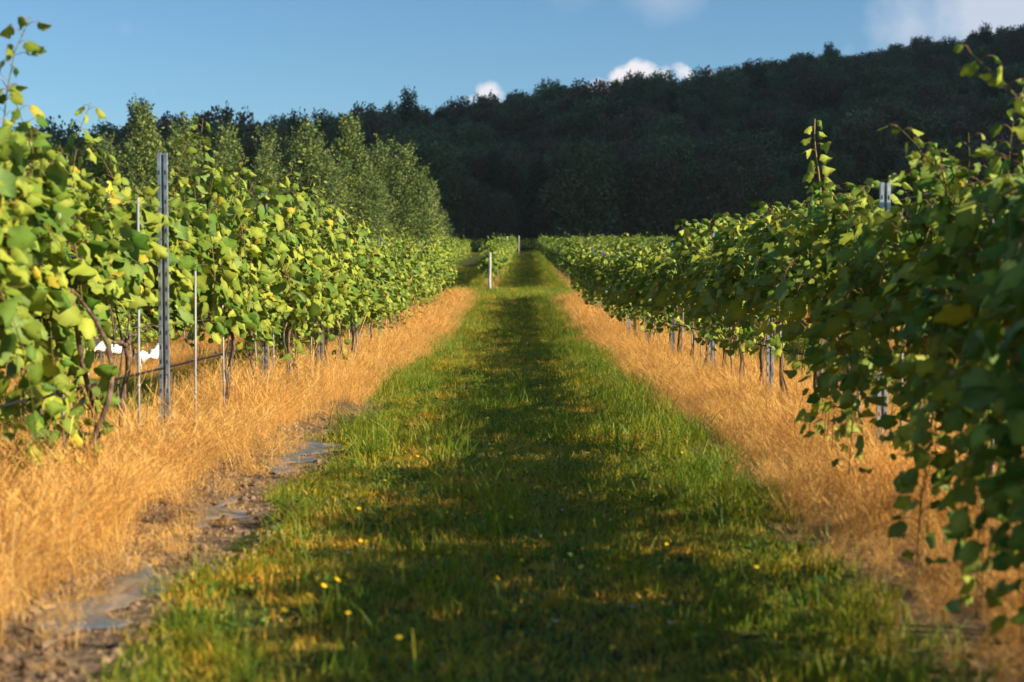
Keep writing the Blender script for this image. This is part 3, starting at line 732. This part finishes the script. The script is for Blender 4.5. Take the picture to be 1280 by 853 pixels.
film(-1.66, -1.36, 8.9, 10.9, 'blue-grey shiny plastic film beside the first tall post on the left, farthest one')

clod = []
for q in range(3):
    mb = MB(); mb.tube([(0, 0, -.006), (0, 0, 0), (0, 0, .007), (0, 0, .012)], [.006, .014, .012, .004], 7, noise=.25); clod.append(mb.mesh('c', [M['soil']], smooth=False))
cx_, cy2 = rand_pts(-1.95, -1.15, 3, 14, 700); kk = rng.random(len(cx_)) < .35+.65*(fbm(cx_*3, cy2*2, 61) > .5); cx_, cy2 = cx_[kk], cy2[kk]
scatter('soil_clods', [proto('clod_source', c) for c in clod], np.stack([cx_, cy2, T(cx_, cy2)], 1), rng.uniform(0, 6, len(cx_)), rng.lognormal(-.55, .5, len(cx_)), rng.integers(0, 3, len(cx_)), rng.normal(0, .5, (len(cx_), 2)))

# white bird netting bunched under the second left row
def net(y0, y1, z, label):
    mb = MB(); ys = np.arange(y0, y1, .12); n = len(ys); x = -6.75 + .06*np.sin(ys*5)
    mb.tube(np.stack([x, ys, T(x, ys)+z+.05*np.sin(ys*3.3)], 1), .07+.035*np.sin(ys*9)+.02*np.sin(ys*23), 10, noise=.22)
    mb.tube([(x[0], y0, Tz(x[0], y0)+z), (x[0]+.1, y0-.25, Tz(x[0], y0)+.05)], .012, 5)
    tag(mb.obj('bird_netting', [M['net']]), label, 'netting', 'white bird netting')
net(17.8, 20.2, .55, 'white netting bunched under the second left row, at the left edge')
net(22.6, 24.6, .62, 'white netting bunched under the second left row, left of the tall post')
net(25.6, 27.6, .45, 'white netting bunched under the second left row, right behind the tall post')

# ------------------------------------------------------------------ little flowers
rng = np.random.default_rng(5)
def flower_meshes(m, r, h):
    a = MB(); a.tube([(0, 0, 0), (.01, 0, h*.6), (.012, .004, h)], .0016, 5)
    b_ = MB(); n = 11; th = np.linspace(0, 6.283, n, endpoint=False)
    for t0 in th:
        c, s = math.cos(t0), math.sin(t0)
        b_.add([(0, 0, 0), (c*r*.6-s*r*.2, s*r*.6+c*r*.2, r*.2), (c*r, s*r, r*.35), (c*r*.6+s*r*.2, s*r*.6-c*r*.2, r*.2)], np.array([(0, 3, 2, 1)]))
    b_.tube([(0, 0, -r*.3), (0, 0, 0), (0, 0, r*.3)], [r*.2, r*.35, r*.2], 8)
    return a.mesh('stem', [M['stalk']]), b_.mesh('bloom', [m])
fs, fb = flower_meshes(M['petal'], .013, .15); ws, wb = flower_meshes(M['clover'], .012, .10)
FL = [(400, 830), (385, 790), (372, 748), (402, 772), (470, 737), (800, 800), (870, 830), (845, 610), (850, 580), (852, 570), (475, 640), (514, 630), (445, 660),
      (600, 655), (615, 706), (560, 720), (455, 700), (540, 765), (430, 800), (945, 742), (935, 760), (905, 800), (985, 735), (960, 690), (1010, 790), (560, 600), (520, 580), (590, 560),
      (480, 610), (700, 560), (735, 590), (780, 560), (760, 640), (690, 720), (640, 800), (350, 810), (310, 840), (610, 520), (575, 540), (730, 520), (720, 500), (800, 600), (880, 650), (830, 690)]
FL += [(float(a), float(b)) for a, b in zip(rng.uniform(420, 900, 50), 853-330*rng.random(50)**1.3) if abs(a-640) < 1.15*(b-357)/1.19]
for i, (px, py) in enumerate(FL):
    s_ = (py-357+22)/1.19; x = (px-640)/s_; y = 1778/s_
    r = empty('wildflower', (x, y, Tz(x, y)+.01), rng.uniform(0, 6)); k = rng.uniform(.7, 1.1); r.scale = (k, k, k)
    tag(r, 'small yellow wildflower on a thin stalk in the lane grass', 'flower', 'yellow wildflowers')
    link(bpy.data.objects.new('stem', fs), r); o = link(bpy.data.objects.new('bloom', fb), r); o.location = (.012, .004, .15); o.rotation_euler = (rng.uniform(.2, .9), 0, 0)
for i, (px, py) in enumerate([(788, 790), (836, 812), (845, 625), (820, 550), (803, 548), (835, 545), (690, 810), (430, 715), (930, 650), (700, 650)]):
    s_ = (py-357+15)/1.19; x = (px-640)/s_; y = 1778/s_
    r = empty('clover_flower', (x, y, Tz(x, y)+.01)); tag(r, 'pale pinkish white clover head in the lane grass', 'flower', 'pale clover heads')
    link(bpy.data.objects.new('stem', ws), r); o = link(bpy.data.objects.new('bloom', wb), r); o.location = (.012, .004, .10)

# ------------------------------------------------------------------ trees
rng = np.random.default_rng(8)
def crown_mesh(name, h, rad, nclump, per, lsz, cols, m, cone=.5, peak=0, z0=.12, up=.5, lobe=.34, spray=5.5, peaks=0):
    """leaf faces on twig sprays spread through an uneven crown"""
    mb = MB()
    # lobes
    nl = 14; la = rng.uniform(0, 6.28, nl); lz = rng.uniform(z0+.08, .95, nl)
    f = rng.uniform(0, 1, nclump)**.85; zz = z0 + (1-z0)*f
    prof = np.sqrt(np.clip(1-((f-.32)/.70)**2, 0, 1))*(1-cone) + cone*(1-f)**.9
    a = rng.uniform(0, 6.28, nclump)
    lob = np.zeros(nclump)
    for i in range(nl):
        da = np.abs((a-la[i]+math.pi) % (2*math.pi)-math.pi); lob += lobe*np.exp(-(da/.5)**2-((zz-lz[i])/.11)**2)
    rr = rad*prof*(.82-lobe*.42+lob)*rng.uniform(.30, 1.0, nclump)**.45
    C = np.stack([rr*np.cos(a), rr*np.sin(a), zz*h], 1)
    if peaks:                       # several leaders, each a narrow cone of its own
        pa = rng.uniform(0, 6.28, peaks); pr = rad*np.concatenate([[0], rng.uniform(.25, .62, peaks-1)]); ph_ = np.concatenate([[1], rng.uniform(.55, .93, peaks-1)])
        q = rng.integers(peaks, size=nclump)
        rq = rr*.62*(.75+.5*(1-ph_[q])); zq = zz*ph_[q]
        C = np.stack([rq*np.cos(a)+pr[q]*np.cos(pa[q])*(1.15-.6*zz), rq*np.sin(a)+pr[q]*np.sin(pa[q])*(1.15-.6*zz), zq*h], 1)
    outd = nz(np.stack([np.cos(a), np.sin(a), up+.6*f], 1)+rng.normal(0, .25, (nclump, 3)))
    n = nclump*per; ci = np.repeat(np.arange(nclump), per)
    t = rng.uniform(-.2, 1, n)
    P = C[ci] + outd[ci]*(t*lsz*spray)[:, None] + rng.normal(0, lsz*.95, (n, 3))*(1.15-.85*t)[:, None]
    ld = nz(outd[ci]+rng.normal(0, .55, (n, 3))); no = nz(rng.normal(0, 1, (n, 3))+np.array([0, 0, .7])+outd[ci]*.5)
    x = nz(np.cross(ld, no)); s = lsz*rng.uniform(.6, 1.3, n)[:, None]
    V = np.stack([P, P+(ld*.5+x*.38)*s, P+ld*s, P+(ld*.5-x*.38)*s], 1).reshape(-1, 3)
    c = np.array(cols)[rng.integers(len(cols), size=nclump)]*rng.uniform(.75, 1.25, (nclump, 1))
    c = c[ci]*rng.uniform(.85, 1.15, (n, 1))
    mb.add(V, np.arange(n*4).reshape(-1, 4), 0, np.repeat(c, 4, 0))
    return mb.mesh(name, [m], smooth=False)
def trunk_mesh(name, h, r, nb=7, rad=2.5):
    mb = MB(); tt = np.linspace(0, 1, 8)
    P = np.stack([.15*np.sin(tt*3), .12*np.cos(tt*4), -.4+tt*h*.85], 1); mb.tube(P, r*(1.1-tt), 8, noise=.05)
    for i in range(nb):
        f = .25+.6*i/nb; b0 = np.array([np.interp(f, tt, P[:, j]) for j in range(3)]); a = rng.uniform(0, 6.28); u = np.linspace(0, 1, 5)[:, None]
        mb.tube(b0 + np.array([math.cos(a)*rad*.7, math.sin(a)*rad*.7, h*.10])*u + np.array([0, 0, h*.06])*u**2, (r*.38*(1-f*.5)*(1.05-u[:, 0]*.9)), 5)
    return mb.mesh(name, [M['bark']])
def tree(x, y, cm, tm, label, group, s=1, sz=1, rz=0, name='tree', cat='tree'):
    r = empty(name, (x, y, Tz(x, y)-.1), rz); r.scale = (s, s, s*sz); tag(r, label, cat, group)
    link(bpy.data.objects.new('trunk', tm), r); link(bpy.data.objects.new('crown', cm), r)
    return r
TC = [(.12, .175, .055), (.19, .24, .07), (.075, .12, .05), (.27, .30, .08)]
crA = [crown_mesh('crown', 12, rd, 1050, 20, .20, TC, M['tree'], cn, up=u_*1.3, z0=.0, lobe=lb, spray=8, peaks=pk) for rd, cn, u_, lb, pk in ((3.9, .95, .9, .5, 5), (4.5, .8, .6, .6, 7), (3.1, 1.0, 1.1, .4, 3), (4.8, .9, .7, .6, 6), (4.2, 1.0, .9, .5, 5))]
trA = [trunk_mesh('trunk', 12, .2) for _ in range(2)]
# (pixel column, pixel row of the top, distance, what tells it apart)
LTREES = [(60, 190, 118, 'dark leafy tree behind the left row, nearest the left edge'), (130, 178, 124, 'dark leafy tree just left of the tallest left-hand crown'),
          (180, 143, 120, 'bushy tree rising above the vines, tallest of the left-hand clump'), (232, 158, 128, 'slender dark tree with a feathery tip right of the first steel post'),
          (285, 168, 122, 'dark green tree between the two leftmost steel posts, feathery top'), (335, 170, 130, 'broad dark tree behind the second steel post'),
          (385, 162, 122, 'yellow-green conical tree just left of the tallest pointed one'), (440, 158, 124, 'tallest pointed sunlit tree beside the dark hill'),
          (478, 182, 130, 'sunlit tree on the right shoulder of the tallest pointed one'), (508, 190, 126, 'sunlit pointed tree, second from the right end of the tree line'),
          (540, 232, 134, 'small conical tree at the right end of the tree line, by the dark wood'), (410, 195, 112, 'lower bushy tree in front of the tallest pointed one'),
          (330, 205, 110, 'lower bushy dark tree in front of the broad one'), (462, 215, 116, 'low rounded sunlit bush-like tree before the tree line')]
for i, (px, py, d, lab) in enumerate(LTREES):
    s_ = 1778/d; x = (px-640)/s_; z = 1.19+(357-py)/s_; g = Tz(x, d); hh = z-g
    tree(x, d, crA[i % 5], trA[i % 2], lab, 'trees behind the left row', s=hh/12.6*1.2, sz=.86, rz=rng.uniform(0, 6))

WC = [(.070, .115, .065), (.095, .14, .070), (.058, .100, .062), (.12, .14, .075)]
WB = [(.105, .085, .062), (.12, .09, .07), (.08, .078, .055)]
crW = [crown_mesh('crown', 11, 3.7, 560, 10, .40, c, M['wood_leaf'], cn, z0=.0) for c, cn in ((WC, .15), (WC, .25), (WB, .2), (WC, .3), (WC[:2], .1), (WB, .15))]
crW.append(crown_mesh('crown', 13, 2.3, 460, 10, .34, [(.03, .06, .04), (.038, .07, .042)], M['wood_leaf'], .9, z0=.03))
trW = trunk_mesh('trunk', 11, .18, 4)
pts = []
yy = 196.
row = 0
while yy < 600:
    stp = 4.8 + (yy-196)*.0035
    lim = .40*yy+30
    xx = -lim + rng.uniform(0, stp)
    while xx < lim:
        pts.append((xx+rng.uniform(-1.6, 1.6), yy+rng.uniform(-2, 2))); xx += stp
    yy += stp*.95; row += 1
pts = np.array(pts)
wz = T(pts[:, 0], pts[:, 1]); wn = fbm(pts[:, 0]/22, pts[:, 1]/22, 77); wi = rng.integers(0, 7, len(pts))
wi[(wi == 6) & (rng.random(len(pts)) < .45)] = 1
wi[(wn > .60) & (wi < 5) & (rng.random(len(pts)) < .6)] = 2
wsc = rng.uniform(.68, 1.12, len(pts))*(.95+.55*(fbm(pts[:, 0]/14, pts[:, 1]/14, 99)-.5)*2)
# individuals: the front trees of the wood in view
vis = (np.abs(pts[:, 0]) < .37*pts[:, 1]) & (pts[:, 0] > -.15*pts[:, 1])
order = np.argsort(pts[:, 1]); ind = [i for i in order if vis[i]][:150]
indset = set(ind)
for i in ind:
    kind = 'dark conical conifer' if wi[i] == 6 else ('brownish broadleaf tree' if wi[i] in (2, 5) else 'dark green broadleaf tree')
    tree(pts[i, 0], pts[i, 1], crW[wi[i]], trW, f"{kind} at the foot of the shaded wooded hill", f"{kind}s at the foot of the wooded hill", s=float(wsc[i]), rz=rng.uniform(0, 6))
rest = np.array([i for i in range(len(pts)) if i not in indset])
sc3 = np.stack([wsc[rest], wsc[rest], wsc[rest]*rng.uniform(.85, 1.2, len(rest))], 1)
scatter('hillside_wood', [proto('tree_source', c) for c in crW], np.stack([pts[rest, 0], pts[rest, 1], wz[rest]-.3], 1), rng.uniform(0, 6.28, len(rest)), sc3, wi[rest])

# ------------------------------------------------------------------ the cloud added out of view on the right to cast shade on the hill
def shade_cloud(cx, cy_, cz, rx, ry, rz_):
    mb = MB(); nu, nv = 72, 24
    u = np.linspace(0, 2*np.pi, nu, endpoint=False); v = np.linspace(-np.pi/2, np.pi/2, nv)
    U, Vv = np.meshgrid(u, v)
    r = 1 + .22*(fbm(np.cos(U)*3+9, np.sin(U)*3+Vv*2, 12)-.5)
    X = cx+rx*r*np.cos(U)*np.cos(Vv); Y = cy_+ry*r*np.sin(U)*np.cos(Vv)
    Z = cz+rz_*np.sin(Vv)*np.where(Vv < 0, .35, 1)*(1+.8*(fbm(X/60, Y/60, 13)-.5))
    V = np.stack([X, Y, Z], -1).reshape(-1, 3); i = np.arange(nv-1)[:, None]*nu; j = np.arange(nu)[None]; j2 = (j+1) % nu
    F = np.stack([i+j, i+j2, i+nu+j2, i+nu+j], -1).reshape(-1, 4)
    mb.add(V, F); o = mb.obj('shade_cloud', [M['shade_cloud']]); tag(o, kind='structure')
tgt = np.array([30., 470., 12.]); k = 1000/sdir[2]; cpos = tgt + sdir*k
shade_cloud(cpos[0], cpos[1], cpos[2], 430, 292, 70)

# ------------------------------------------------------------------ thin summer haze
mb = MB(); mb.box((-3100, -2100, -3), (3100, 3600, 175))
hz = bpy.data.materials.new('haze_air'); hz.use_nodes = True; hn = hz.node_tree
hn.nodes.remove(hn.nodes['Principled BSDF'])
pv = hn.nodes.new('ShaderNodeVolumePrincipled'); pv.inputs['Density'].default_value = .00006; pv.inputs['Color'].default_value = (.86, .93, 1, 1)
hn.links.new(pv.outputs[0], hn.nodes['Material Output'].inputs['Volume'])
tag(mb.obj('haze', [hz], smooth=False), kind='stuff')
